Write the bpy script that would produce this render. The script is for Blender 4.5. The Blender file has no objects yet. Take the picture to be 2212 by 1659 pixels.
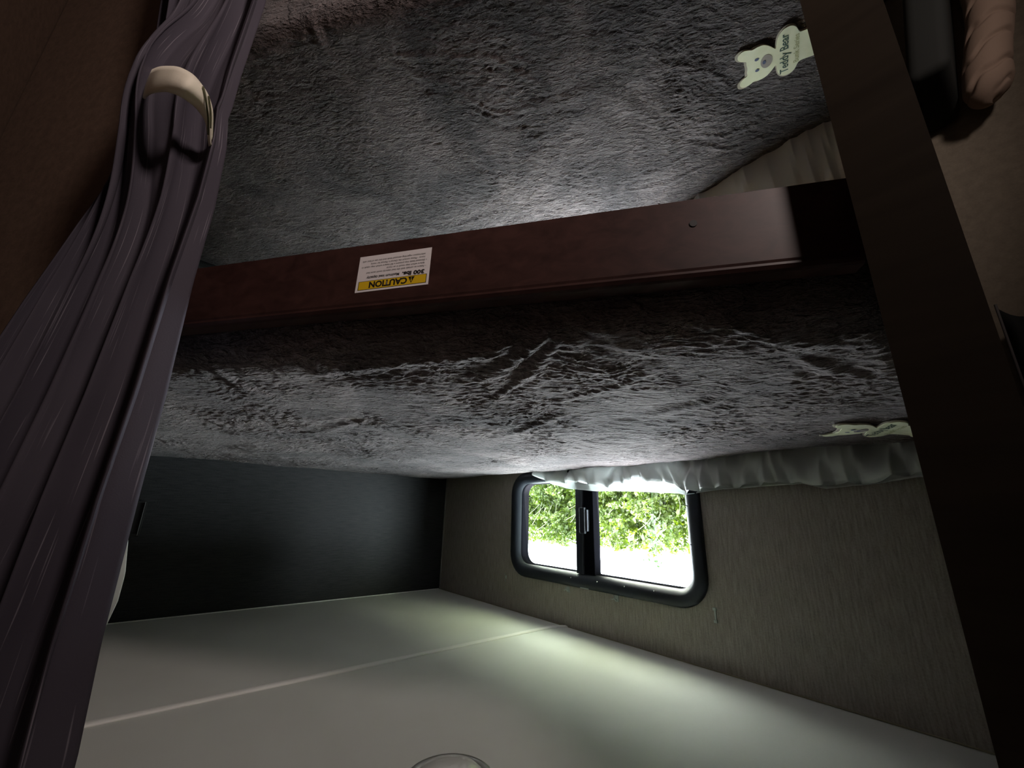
import bpy, bmesh, math, random
import numpy as np
from mathutils import Vector, Matrix

random.seed(4)
RNG = np.random.default_rng(7)
scene = bpy.context.scene
COL = scene.collection
ZC = 1.62                      # height of the phone above the floor

# ------------------------------------------------------------------ camera
F_PX = 898.9
right = Vector((0.64247059, -0.76591849, 0.02450319))
up = Vector((0.20905619, 0.20594465, 0.95597192))
fwd = Vector((0.73724287, 0.6090613, -0.29243339))
cam_data = bpy.data.cameras.new('camera')
cam_data.sensor_width = 36.0
cam_data.lens = F_PX / 2212 * 36.0
cam_data.clip_start = 0.02
cam = bpy.data.objects.new('camera', cam_data)
COL.objects.link(cam)
# the phone was held upside down
m = Matrix((-right, -up, -fwd)).transposed().to_4x4()
m.translation = Vector((-1.96627, -1.19323, ZC))
cam.matrix_world = m
scene.camera = cam

# ------------------------------------------------------------------ light and exposure
scene.view_settings.view_transform = 'Standard'
scene.view_settings.look = 'None'
scene.view_settings.gamma = 1.0
scene.view_settings.use_curve_mapping = False
scene.view_settings.exposure = 0.0

world = bpy.data.worlds.new('sky')
scene.world = world
world.use_nodes = True
wn = world.node_tree.nodes
wn['Background'].inputs[0].default_value = (0.86, 0.95, 1.0, 1)
wn['Background'].inputs[1].default_value = 54.0

sun = bpy.data.lights.new('sun', 'SUN')
sun.energy = 250.0
sun.angle = 0.02
sun.color = (1.0, 0.96, 0.86)
so = bpy.data.objects.new('sun', sun)
COL.objects.link(so)
so.rotation_euler = Vector((0.25, -0.10, -0.96)).to_track_quat('-Z', 'Y').to_euler()

fill = bpy.data.lights.new('low_warm_fill', 'AREA')  # unseen warm light added low on the room side, without a fixture
fill.shape = 'DISK'
fill.size = 0.2
fill.energy = 7.6
fill.spread = math.radians(130)
fill.color = (1.0, 0.84, 0.78)
lo = bpy.data.objects.new('low_warm_fill', fill)
COL.objects.link(lo)
lo.location = (-2.66, -0.97, 0.62)
lo.rotation_euler = (0, math.radians(-87), 0)

# daylight portals in the two window openings
LOWX = 0.20                     # and this far towards the corner
def portal(z, dx=0.0):
    L = bpy.data.lights.new('window_portal', 'AREA')
    L.shape = 'RECTANGLE'
    L.size, L.size_y = (1.1 if dx else 0.74), 0.34
    L.cycles.is_portal = True
    o = bpy.data.objects.new('window_portal', L)
    COL.objects.link(o)
    o.location = (-0.965 + dx, 0.05, z)
    o.rotation_euler = (math.radians(-90), 0, 0)      # faces -y, into the bunk
portal(ZC + 0.042)
LOWZ = -0.72                    # the lower window sits this far below the upper one
portal(ZC + 0.042 + LOWZ, LOWX)

# ------------------------------------------------------------------ helpers
def tag(o, label=None, cat=None, group=None, kind=None):
    if label: o['label'] = label
    if cat: o['category'] = cat
    if group: o['group'] = group
    if kind: o['kind'] = kind
    return o

def empty(name, loc=(0, 0, 0)):
    o = bpy.data.objects.new(name, None)
    o.location = loc
    o.empty_display_size = 0.05
    COL.objects.link(o)
    return o

def link(name, me, mat=None, parent=None, smooth=False):
    o = bpy.data.objects.new(name, me)
    if mat: me.materials.append(mat)
    COL.objects.link(o)
    if parent is not None:
        o.parent = parent
        o.matrix_parent_inverse = Matrix.Translation(-parent.location)
    if smooth:
        me.polygons.foreach_set('use_smooth', [True] * len(me.polygons))
    return o

def mesh(name, verts, faces, mat=None, parent=None, smooth=False):
    me = bpy.data.meshes.new(name)
    me.from_pydata([tuple(v) for v in verts], [], [tuple(f) for f in faces])
    me.update()
    return link(name, me, mat, parent, smooth)

def from_bm(name, bm, mat=None, parent=None, smooth=False):
    me = bpy.data.meshes.new(name)
    bmesh.ops.recalc_face_normals(bm, faces=bm.faces)
    bm.to_mesh(me)
    bm.free()
    return link(name, me, mat, parent, smooth)

def add_box(bm, lo, hi, bevel=0.0, seg=2):
    r = bmesh.ops.create_cube(bm, size=1.0)
    vs = r['verts']
    for v in vs:
        v.co = Vector([lo[i] + (v.co[i] + 0.5) * (hi[i] - lo[i]) for i in range(3)])
    if bevel:
        es = list({e for v in vs for e in v.link_edges})
        bmesh.ops.bevel(bm, geom=es, offset=bevel, segments=seg, profile=0.5, affect='EDGES')

def add_cyl(bm, c, r, h, axis='z', seg=20, r2=None):
    rot = {'z': Matrix(), 'y': Matrix.Rotation(math.pi / 2, 4, 'X'), 'x': Matrix.Rotation(math.pi / 2, 4, 'Y')}[axis]
    bmesh.ops.create_cone(bm, cap_ends=True, segments=seg, radius1=r, radius2=r if r2 is None else r2,
                          depth=h, matrix=Matrix.Translation(c) @ rot)

def box(name, lo, hi, mat, parent=None, bevel=0.0):
    bm = bmesh.new()
    add_box(bm, lo, hi, bevel)
    return from_bm(name, bm, mat, parent)

def tube(name, pts, rad, mat, parent=None, seg=8):
    cu = bpy.data.curves.new(name, 'CURVE')
    cu.dimensions = '3D'
    cu.bevel_depth = rad
    cu.bevel_resolution = 2
    sp = cu.splines.new('POLY')
    sp.points.add(len(pts) - 1)
    for i, p in enumerate(pts):
        sp.points[i].co = (*p, 1)
    cu.use_fill_caps = True
    t = bpy.data.objects.new('tmp', cu)
    COL.objects.link(t)
    me = bpy.data.meshes.new_from_object(t.evaluated_get(bpy.context.evaluated_depsgraph_get()))
    bpy.data.objects.remove(t)
    bpy.data.curves.remove(cu)
    me.name = name
    return link(name, me, mat, parent, True)

def smooth_noise(n, cells, seed):
    """periodic smooth noise image n x n with about `cells` blobs across, values about -1..1"""
    r = np.random.default_rng(seed).standard_normal((n, n))
    fx = np.fft.fftfreq(n)[:, None] * n
    fy = np.fft.rfftfreq(n)[None, :] * n
    k2 = fx ** 2 + fy ** 2
    img = np.fft.irfft2(np.fft.rfft2(r) * np.exp(-k2 / (2 * (cells / 1.6) ** 2)), s=(n, n))
    img -= img.mean()
    return img / (img.std() * 2)

def sample(img, x, y):
    n = img.shape[0]
    x = (x % 1.0) * n; y = (y % 1.0) * n
    x0 = np.floor(x).astype(int); y0 = np.floor(y).astype(int)
    fx = x - x0; fy = y - y0
    x0 %= n; y0 %= n; x1 = (x0 + 1) % n; y1 = (y0 + 1) % n
    return (img[x0, y0] * (1 - fx) * (1 - fy) + img[x1, y0] * fx * (1 - fy)
            + img[x0, y1] * (1 - fx) * fy + img[x1, y1] * fx * fy)

def text_mesh(name, body, size, place, mat, parent, width=None, shear=0.0, offset=0.0, align='LEFT'):
    """place(u, v) -> world point; text is laid out in u (right), v (up) metres"""
    cu = bpy.data.curves.new(name, 'FONT')
    cu.body = body
    cu.size = size
    cu.shear = shear
    cu.offset = offset
    cu.align_x = align
    cu.resolution_u = 3
    t = bpy.data.objects.new('tmp', cu)
    COL.objects.link(t)
    bpy.context.view_layer.update()
    me = bpy.data.meshes.new_from_object(t.evaluated_get(bpy.context.evaluated_depsgraph_get()))
    bpy.data.objects.remove(t)
    xs = [v.co.x for v in me.vertices]
    s = 1.0
    if width and xs:
        s = width / (max(xs) - min(xs))
    x0 = min(xs)
    for v in me.vertices:
        v.co = place((v.co.x - x0) * s if align == 'LEFT' else v.co.x * s, v.co.y)
    me.name = name
    return link(name, me, mat, parent)

# ------------------------------------------------------------------ materials
def mat(name, color=(0.5, 0.5, 0.5), rough=0.6, metallic=0.0, spec=0.5, sheen=0.0, trans=0.0):
    m = bpy.data.materials.new(name)
    m.use_nodes = True
    b = m.node_tree.nodes['Principled BSDF']
    b.inputs['Base Color'].default_value = (*color, 1)
    b.inputs['Roughness'].default_value = rough
    b.inputs['Metallic'].default_value = metallic
    b.inputs['Specular IOR Level'].default_value = spec
    if sheen:
        b.inputs['Sheen Weight'].default_value = sheen
        b.inputs['Sheen Roughness'].default_value = 0.5
    if trans:
        b.inputs['Transmission Weight'].default_value = trans
    return m

def nd(m, typ, **kw):
    n = m.node_tree.nodes.new(typ)
    for k, v in kw.items():
        setattr(n, k, v)
    return n

def lk(m, a, b):
    m.node_tree.links.new(a, b)

def coords(m, scale=(1, 1, 1), kind='Object', rot=(0, 0, 0)):
    tc = nd(m, 'ShaderNodeTexCoord')
    mp = nd(m, 'ShaderNodeMapping')
    mp.inputs['Scale'].default_value = scale
    mp.inputs['Rotation'].default_value = rot
    lk(m, tc.outputs[kind], mp.inputs['Vector'])
    return mp.outputs['Vector']

def coords_turned(m, angle, scale):
    """object coordinates turned about z first, then scaled"""
    v = coords(m, (1, 1, 1), 'Object', (0, 0, angle))
    mp = nd(m, 'ShaderNodeMapping')
    mp.inputs['Scale'].default_value = scale
    lk(m, v, mp.inputs['Vector'])
    return mp.outputs['Vector']

def noise(m, vec, scale, detail=3.0, rough=0.5, dist=0.0):
    n = nd(m, 'ShaderNodeTexNoise')
    n.inputs['Scale'].default_value = scale
    n.inputs['Detail'].default_value = detail
    n.inputs['Roughness'].default_value = rough
    n.inputs['Distortion'].default_value = dist
    lk(m, vec, n.inputs['Vector'])
    return n.outputs['Fac']

def ramp(m, fac, stops):
    r = nd(m, 'ShaderNodeValToRGB')
    els = r.color_ramp.elements
    while len(els) < len(stops):
        els.new(0.5)
    for e, (p, c) in zip(els, stops):
        e.position = p
        e.color = (*c, 1) if len(c) == 3 else c
    lk(m, fac, r.inputs['Fac'])
    return r.outputs['Color']

def bump(m, height, strength, distance, prev=None):
    b = nd(m, 'ShaderNodeBump')
    b.inputs['Strength'].default_value = strength
    b.inputs['Distance'].default_value = distance
    lk(m, height, b.inputs['Height'])
    if prev is not None:
        lk(m, prev, b.inputs['Normal'])
    return b.outputs['Normal']

def bsdf(m):
    return m.node_tree.nodes['Principled BSDF']

def wallboard(name, dark, light, stretch, spec=0.5, rough=0.5):
    """linen-look vinyl wallboard with fine threads"""
    m = mat(name, light, rough, spec=spec)
    v = coords(m, stretch)
    a = noise(m, v, 60, 4, 0.6)
    v2 = coords(m, (1, 1, 1))
    b = noise(m, v2, 260, 2, 0.5)
    mx = nd(m, 'ShaderNodeMix'); mx.data_type = 'FLOAT'
    mx.inputs[0].default_value = 0.3
    lk(m, a, mx.inputs[2]); lk(m, b, mx.inputs[3])
    c = ramp(m, mx.outputs[0], [(0.32, dark), (0.68, light)])
    lk(m, c, bsdf(m).inputs['Base Color'])
    lk(m, bump(m, mx.outputs[0], 0.35, 0.0012), bsdf(m).inputs['Normal'])
    return m

M = {}
M['wall_window'] = wallboard('grey_linen_wallboard', (0.175, 0.156, 0.133), (0.37, 0.33, 0.285), (4, 4, 0.35))
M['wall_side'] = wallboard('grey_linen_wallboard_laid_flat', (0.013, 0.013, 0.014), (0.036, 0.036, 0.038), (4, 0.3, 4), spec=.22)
M['wall_tan'] = wallboard('tan_wallboard', (0.25, 0.21, 0.155), (0.36, 0.305, 0.225), (1, 1, 1), rough=0.7)
M['wall_brown'] = wallboard('brown_wallboard', (0.085, 0.052, 0.035), (0.135, 0.084, 0.058), (1, 1, 1), rough=0.7)

M['ceiling'] = mat('white_vinyl_ceiling', (0.70, 0.72, 0.67), 0.55)
v = coords(M['ceiling'])
lk(M['ceiling'], bump(M['ceiling'], noise(M['ceiling'], v, 240, 3), 0.12, 0.0008), bsdf(M['ceiling']).inputs['Normal'])
lk(M['ceiling'], ramp(M['ceiling'], noise(M['ceiling'], v, 5, 3), [(0.3, (0.73, 0.745, 0.69)), (0.7, (0.77, 0.79, 0.735))]), bsdf(M['ceiling']).inputs['Base Color'])
M['trim'] = mat('white_plastic_trim', (0.93, 0.93, 0.88), 0.4)
M['trim_grey'] = mat('grey_plastic_bead', (0.22, 0.21, 0.19), 0.4)

M['floor'] = mat('wood_look_vinyl_floor', (0.16, 0.11, 0.07), 0.45)
v = coords(M['floor'], (1, 8, 1))
lk(M['floor'], ramp(M['floor'], noise(M['floor'], v, 4, 4), [(0.3, (0.11, 0.07, 0.045)), (0.7, (0.2, 0.14, 0.09))]), bsdf(M['floor']).inputs['Base Color'])

def wood(name, dark, light, rot=(0, 0, 0), rough=0.45):
    m = mat(name, light, rough, spec=.3)
    v = coords(m, (1.5, 24, 24), rot=rot)
    c = ramp(m, noise(m, v, 2.2, 5, 0.6, 0.6), [(0.3, dark), (0.7, light)])
    lk(m, c, bsdf(m).inputs['Base Color'])
    return m
M['rail'] = wood('dark_cherry_wood', (0.030, 0.0125, 0.0105), (0.060, 0.026, 0.022), rot=(0, 0, math.radians(36.4)))
M['post'] = wood('dark_brown_wood', (0.022, 0.016, 0.010), (0.035, 0.026, 0.017), rot=(0, math.radians(90), 0))
M['board'] = wood('plywood_board', (0.25, 0.17, 0.10), (0.36, 0.26, 0.16))

def fleece(name, dark, light, seed):
    m = mat(name, light, 0.9, spec=0.15, sheen=0.2)
    v = coords(m)
    patch = noise(m, v, 3.2 + seed, 4, 0.55, 0.8)
    # nap lying this way or that gives the fleece its own light and dark patches
    c = ramp(m, patch, [(0.36, dark), (0.60, light)])
    fine = noise(m, coords_turned(m, .635, (.55, 1.1, 1)), 230, 3, 0.6)
    mx = nd(m, 'ShaderNodeMix'); mx.data_type = 'RGBA'; mx.blend_type = 'MULTIPLY'
    mx.inputs[0].default_value = 0.55
    lk(m, c, mx.inputs[6])
    lk(m, ramp(m, fine, [(0.35, (0.55, 0.55, 0.55)), (0.62, (1.1, 1.1, 1.1))]), mx.inputs[7])
    lk(m, mx.outputs[2], bsdf(m).inputs['Base Color'])
    mid = noise(m, coords_turned(m, .635, (.42, 1.2, 1)), 75, 3, 0.55, 0.9)
    mx2 = nd(m, 'ShaderNodeMix'); mx2.data_type = 'RGBA'; mx2.blend_type = 'MULTIPLY'
    mx2.inputs[0].default_value = 0.6
    lk(m, mx.outputs[2], mx2.inputs[6])
    lk(m, ramp(m, mid, [(0.36, (0.5, 0.5, 0.5)), (0.60, (1.15, 1.15, 1.15))]), mx2.inputs[7])
    lk(m, mx2.outputs[2], bsdf(m).inputs['Base Color'])
    # flattened patches keep less pile
    gate = nd(m, 'ShaderNodeMath', operation='MULTIPLY')
    lk(m, mid, gate.inputs[0])
    g = ramp(m, noise(m, v, 4.1 + seed, 3, 0.5, 0.8), [(0.36, (0.25, 0.25, 0.25)), (0.55, (1, 1, 1))])
    lk(m, g, gate.inputs[1])
    n1 = bump(m, gate.outputs[0], 1.0, 0.030)
    n2 = bump(m, fine, 1.0, 0.006, n1)
    lk(m, n2, bsdf(m).inputs['Normal'])
    return m
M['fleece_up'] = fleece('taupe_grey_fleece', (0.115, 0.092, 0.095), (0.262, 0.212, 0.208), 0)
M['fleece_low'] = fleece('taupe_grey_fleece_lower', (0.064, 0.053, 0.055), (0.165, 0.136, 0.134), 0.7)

def cloth(name, color, translucent, rough=0.8, weave=600):
    m = bpy.data.materials.new(name)
    m.use_nodes = True
    b = bsdf(m)
    b.inputs['Base Color'].default_value = (*color, 1)
    b.inputs['Roughness'].default_value = rough
    b.inputs['Specular IOR Level'].default_value = 0.2
    v = coords(m)
    nrm = bump(m, noise(m, v, weave, 2), 0.25, 0.0006)
    lk(m, nrm, b.inputs['Normal'])
    if translucent:
        t = nd(m, 'ShaderNodeBsdfTranslucent')
        t.inputs['Color'].default_value = (*color, 1)
        mx = nd(m, 'ShaderNodeMixShader')
        mx.inputs[0].default_value = translucent
        lk(m, b.outputs[0], mx.inputs[1]); lk(m, t.outputs[0], mx.inputs[2])
        lk(m, mx.outputs[0], m.node_tree.nodes['Material Output'].inputs['Surface'])
    return m
M['sheet'] = cloth('white_cotton_sheet', (0.80, 0.82, 0.81), 0.5)
M['sheet_low'] = cloth('white_cotton_sheet_lower', (0.80, 0.79, 0.81), 0.3)
M['lining'] = cloth('white_curtain_lining', (0.70, 0.74, 0.70), 0.3)
M['tie'] = cloth('beige_band_cloth', (0.90, 0.84, 0.70), 0.15, weave=300)

# purple-grey curtain with long slub threads
cm = cloth('purple_grey_slub_curtain', (0.10, 0.09, 0.11), 0.06)
b = bsdf(cm)
base = ramp(cm, noise(cm, coords(cm, (1, 1, 1), 'UV'), 3, 2), [(0.3, (0.052, 0.045, 0.060)), (0.7, (0.076, 0.067, 0.084))])
sl = noise(cm, coords(cm, (230, 7.0, 1), 'UV'), 1.0, 1.0, 0.4)
slm = ramp(cm, sl, [(0.66, (0, 0, 0)), (0.74, (.8, .8, .8))])
mx = nd(cm, 'ShaderNodeMix'); mx.data_type = 'RGBA'
lk(cm, slm, mx.inputs[0]); lk(cm, base, mx.inputs[6])
mx.inputs[7].default_value = (0.22, 0.20, 0.23, 1)
lk(cm, mx.outputs[2], b.inputs['Base Color'])
M['curtain'] = cm

M['black_plastic'] = mat('black_window_plastic', (0.012, 0.015, 0.021), 0.5, spec=0.3)
M['black_matt_plastic'] = mat('black_reveal_plastic', (0.003, 0.003, 0.004), 0.9, spec=0.0)
M['dark_metal'] = mat('dark_grey_aluminium', (0.09, 0.095, 0.11), 0.35, metallic=0.6)
M['screw'] = mat('zinc_screw', (0.6, 0.62, 0.65), 0.25, metallic=1.0)
M['clear'] = mat('clear_plastic', (0.75, 0.82, 0.80), 0.12, trans=0.55)
M['clip'] = mat('milky_plastic', (0.48, 0.54, 0.50), 0.25)
M['black'] = mat('matt_black', (0.006, 0.006, 0.006), 0.6)
M['white_label'] = mat('white_label_vinyl', (0.86, 0.82, 0.82), 0.5)
M['yellow'] = mat('caution_yellow', (0.80, 0.52, 0.012), 0.5)
M['ink'] = mat('black_ink', (0.012, 0.010, 0.010), 0.5)
M['patch'] = mat('cream_felt_patch', (0.86, 0.86, 0.62), 0.85)
v = coords(M['patch'])
lk(M['patch'], ramp(M['patch'], noise(M['patch'], v, 40, 3), [(0.3, (0.80, 0.82, 0.56)), (0.7, (0.88, 0.89, 0.66))]), bsdf(M['patch']).inputs['Base Color'])
lk(M['patch'], bump(M['patch'], noise(M['patch'], v, 500, 2), 0.4, 0.001), bsdf(M['patch']).inputs['Normal'])
M['patch_edge'] = mat('taupe_stitched_edge', (0.42, 0.38, 0.30), 0.85)
M['muzzle'] = mat('mauve_grey_print', (0.36, 0.32, 0.28), 0.8)
M['print_green'] = mat('dark_green_print', (0.05, 0.10, 0.07), 0.8)
M['print_blue'] = mat('slate_blue_print', (0.10, 0.12, 0.20), 0.8)
M['print_faint'] = mat('faded_olive_print', (0.45, 0.46, 0.22), 0.8)
M['grey_cushion'] = cloth('charcoal_upholstery', (0.024, 0.026, 0.024), 0, weave=200)
M['dark_valance'] = cloth('dark_valance_fabric', (0.028, 0.030, 0.030), 0, weave=200)
M['edge_grey'] = mat('grey_edge_line', (0.14, 0.13, 0.13), 0.7)
bq = cloth('wrinkled_taupe_quilt', (0.40, 0.29, 0.22), 0, weave=300)
M['bolster'] = bq
M['glass'] = None

def glass(name, tint):
    m = bpy.data.materials.new(name)
    m.use_nodes = True
    nt = m.node_tree
    nt.nodes.remove(bsdf(m))
    t = nd(m, 'ShaderNodeBsdfTransparent'); t.inputs['Color'].default_value = (*tint, 1)
    g = nd(m, 'ShaderNodeBsdfGlossy'); g.inputs['Roughness'].default_value = 0.02
    fr = nd(m, 'ShaderNodeFresnel'); fr.inputs['IOR'].default_value = 1.45
    mx = nd(m, 'ShaderNodeMixShader')
    lk(m, fr.outputs[0], mx.inputs[0]); lk(m, t.outputs[0], mx.inputs[1]); lk(m, g.outputs[0], mx.inputs[2])
    lk(m, mx.outputs[0], nt.nodes['Material Output'].inputs['Surface'])
    return m
M['glass'] = glass('clear_window_glass', (0.97, 0.98, 0.97))
M['glass_screened'] = glass('screened_window_glass', (0.62, 0.66, 0.64))

# ------------------------------------------------------------------ room shell
ROOM_X0, ROOM_Y0, CEIL = -4.6, -1.62, ZC + 0.377
WX0, WX1 = -1.345, -0.585                       # window opening in the wall
WZ0, WZ1 = ZC - 0.13, ZC + 0.215

tag(box('floor', (ROOM_X0 - .05, ROOM_Y0 - .05, -.05), (.05, .05, 0), M['floor']), kind='structure')
tag(box('ceiling', (ROOM_X0 - .05, ROOM_Y0 - .05, CEIL), (.05, .05, CEIL + .06), M['ceiling']), kind='structure')

bm = bmesh.new()
zm = .5 * (WZ0 + WZ1 + LOWZ)
for hx0, hx1, hz0, hz1, za, zb_ in ((WX0, WX1, WZ0, WZ1, zm, CEIL), (-.965 + LOWX - .57, -.965 + LOWX + .57, WZ0 + LOWZ, WZ1 + LOWZ, 0, zm)):
    add_box(bm, (-1.955, 0, za), (hx0, .045, zb_))
    add_box(bm, (hx1, 0, za), (.05, .045, zb_))
    add_box(bm, (hx0, 0, za), (hx1, .045, hz0))
    add_box(bm, (hx0, 0, hz1), (hx1, .045, zb_))
tag(from_bm('wall_back', bm, M['wall_window']), kind='structure')
tag(box('wall_back_tan', (ROOM_X0 - .05, 0, 0), (-1.955, .045, CEIL), M['wall_tan']), kind='structure')
tag(box('wall_right', (0, ROOM_Y0, 0), (.045, 0, CEIL), M['wall_side']), kind='structure')
tag(box('wall_front', (ROOM_X0, ROOM_Y0 - .045, 0), (0.045, ROOM_Y0, CEIL), M['wall_brown']), kind='structure')
tag(box('wall_left', (ROOM_X0 - .045, ROOM_Y0, 0), (ROOM_X0, 0, CEIL), M['wall_tan']), kind='structure')

# ceiling batten over the panel seam, its loose tip bending at the window wall
bm = bmesh.new()
prof = [(-.011, 0), (-.0085, .0040), (-.004, .0058), (.004, .0058), (.0085, .0040), (.011, 0)]
path = [(-.825, ROOM_Y0), (-.825, -1.2), (-.8245, -.8), (-.8255, -.4), (-.825, -.12), (-.827, -.05), (-.838, -.020), (-.852, -.004)]
rings = []
for (x, y) in path:
    rings.append([bm.verts.new((x + a, y, CEIL + 0.0006 - h)) for a, h in prof])
for r0, r1 in zip(rings, rings[1:]):
    for i in range(len(prof) - 1):
        bm.faces.new((r0[i], r0[i + 1], r1[i + 1], r1[i]))
    bm.faces.new((r0[0], r1[0], r1[-1], r0[-1]))
bm.faces.new(rings[0]); bm.faces.new(rings[-1][::-1])
tag(from_bm('trim_1', bm, M['trim'], smooth=True), kind='structure')
# thin bead in the corner of the two grey walls and along the right wall's top
bm = bmesh.new()
add_box(bm, (-.006, -.006, 0), (-.0005, -.0005, CEIL - .0005), .002)
tag(from_bm('trim_2', bm, M['trim_grey']), kind='structure')
bm = bmesh.new()
add_box(bm, (-.004, ROOM_Y0 + .001, CEIL - .004), (-.0005, -.007, CEIL - .0005), .001)
tag(from_bm('trim_3', bm, M['trim']), kind='structure')
bm = bmesh.new()
add_box(bm, (-1.915, -.004, CEIL - .0035), (-.007, -.0005, CEIL - .0005), .001)
tag(from_bm('trim_4', bm, mat('aged_bead', (0.25, 0.23, 0.15), 0.5)), kind='structure')

# ------------------------------------------------------------------ window
def rr_loop(x0, x1, z0, z1, rad, n=8):
    """rounded rectangle; rad = radii at (x0,z0),(x1,z0),(x1,z1),(x0,z1)"""
    pts = []
    for (cx, cz, r, a0) in ((x0, z0, rad[0], 180), (x1, z0, rad[1], 270), (x1, z1, rad[2], 0), (x0, z1, rad[3], 90)):
        ox = cx + (r if cx == x0 else -r)
        oz = cz + (r if cz == z0 else -r)
        for i in range(n + 1):
            a = math.radians(a0 + 90 * i / n)
            pts.append((ox + r * math.cos(a), oz + r * math.sin(a)))
    return pts

def window(name, dz, dx=0.0):
    w = empty(name, (-0.965, 0, ZC + 0.042 + dz))
    tag(w, kind='structure')
    z = ZC + dz
    # outer trim ring: rounded profile from the wall face to the inner lip
    loops = []
    spec = [(0.000, .001, .0), (0.0, -.012, .0), (.004, -.017, .004), (.016, -.020, .012), (.030, -.017, .020),
            (.040, -.010, .026), (.046, .004, .030)]
    bm = bmesh.new()
    for ins, y, dr in spec:
        r = 0.085 - ins * 0.9
        pts = rr_loop(-1.372 + ins, -.556 - ins, z - .156 + ins, z + .243 - ins, (r, r, r, r))
        loops.append([bm.verts.new((x, y, zz)) for x, zz in pts])
    for l0, l1 in zip(loops, loops[1:]):
        n = len(l0)
        for i in range(n):
            bm.faces.new((l0[i], l0[(i + 1) % n], l1[(i + 1) % n], l1[i]))
    from_bm('frame', bm, M['black_plastic'], w, True)
    bm = bmesh.new()
    ra = rr_loop(-1.326, -.602, z - .110, z + .197, (.0436,) * 4)
    l0 = [bm.verts.new((x, .0035, q)) for x, q in ra]; l1 = [bm.verts.new((x, .044, q)) for x, q in ra]
    for i in range(len(l0)):
        bm.faces.new((l0[i], l0[(i + 1) % len(l0)], l1[(i + 1) % len(l0)], l1[i]))
    from_bm('reveal', bm, M['black_matt_plastic'], w, True)
    # centre meeting rail, in two steps
    bm = bmesh.new()
    add_box(bm, (-.987, -.004, z - .112), (-.911, .030, z + .199), .002)
    from_bm('mullion', bm, M['black_matt_plastic'], w)
    bm = bmesh.new()
    add_box(bm, (-.941, -.010, z - .112), (-.911, -.004, z + .199), .0015)
    from_bm('sliding_sash_edge', bm, M['black_plastic'], w)
    box('sash_lip', (-.9435, -.0115, z - .112), (-.941, -.004, z + .199), M['dark_metal'], w)
    la = box('latch', (-.962, -.022, z - .020), (-.937, -.010, z + .068), M['black_plastic'], w, .003)
    box('latch_plate', (-.970, -.016, z - .012), (-.962, -.004, z + .060), M['dark_metal'], w, .001)
    # panes
    def pane(nm, x0, x1, rads, y, mt):
        pts = rr_loop(x0, x1, z - .113, z + .200, rads)
        mesh(nm, [(x, y, zz) for x, zz in pts], [list(range(len(pts)))], mt, w)
    pane('sliding_pane', -.935, -.600, (.002, .04, .04, .002), .012, M['glass_screened'])
    pane('fixed_pane', -1.328, -.960, (.04, .002, .002, .04), .022, M['glass'])
    for (x, zz) in ((-.894, .215), (-1.008, .214), (-1.114, .213), (-1.216, .211), (-1.340, -.027), (-1.342, .076)):
        bm = bmesh.new()
        add_cyl(bm, (x, -.0205, z + zz), .0022, .003, 'y', 10, .0016)
        from_bm('screw', bm, M['screw'], w, True)
    w.location.x += dx
    if dx: w.scale.x = 1.5
    return w
window('window_1', 0.0)
window('window_2', LOWZ, LOWX)

# ------------------------------------------------------------------ rail, post, bunks
A = Vector((-1.2, -1.215, 0))
D = Vector((-.8055, .5926, 0)).normalized()          # along the rail, towards the post
N = Vector((-D.y, D.x, 0))                            # out of the bunk, towards the camera
if N.y > 0: N = -N
def rp(t, off, z):
    p = A + D * t + N * off
    return Vector((p.x, p.y, ZC + z))

def rail(name, z0, z1, t0, t1, parent=None):
    bm = bmesh.new()
    # cross-section with eased upper front edge
    prof = [(0, z0), (0, z1 - .012), (-.001, z1 - .009), (-.0005, z1 - .006), (-.003, z1 - .002), (-.006, z1), (-.024, z1), (-.024, z0)]
    r = []
    n = 40
    for i in range(n + 1):
        t = t0 + (t1 - t0) * i / n
        r.append([bm.verts.new(rp(t, o, z)) for o, z in prof])
    for a, b_ in zip(r, r[1:]):
        for i in range(len(prof)):
            j = (i + 1) % len(prof)
            bm.faces.new((a[i], a[j], b_[j], b_[i]))
    bm.faces.new(r[0]); bm.faces.new(r[-1][::-1])
    return from_bm(name, bm, M['rail'], parent)

bm = bmesh.new()
pa, pb, pc, pd = rp(-.075, 0, 0), rp(-.68, 0, 0), rp(-.68, -.028, 0), rp(-.075, -.028, 0)
vs = [bm.verts.new((p.x, p.y, zq)) for zq in (.001, CEIL - .001) for p in (pa, pb, pc, pd)]
for f_ in ((0, 1, 2, 3), (7, 6, 5, 4), (0, 4, 5, 1), (1, 5, 6, 2), (2, 6, 7, 3), (3, 7, 4, 0)):
    bm.faces.new([vs[i] for i in f_])
tag(from_bm('wall_partition', bm, M['wall_brown']), kind='structure')

bunk = empty('bunk', rp(.44, -.012, -.35))
tag(bunk, 'wooden bunk with a dark cherry rail carrying the caution label, under the upper mattress', 'bunk')
rail('rail', -.352, -.250, -.072, .886, bunk)
bm = bmesh.new()
c = rp(.729, 0.0004, -.319)
bmesh.ops.create_cone(bm, cap_ends=True, segments=14, radius1=.0042, radius2=.0042, depth=.0012,
                      matrix=Matrix.Translation(c) @ N.to_track_quat('Z', 'Y').to_matrix().to_4x4())
from_bm('nail_hole', bm, M['black'], bunk)

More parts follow.
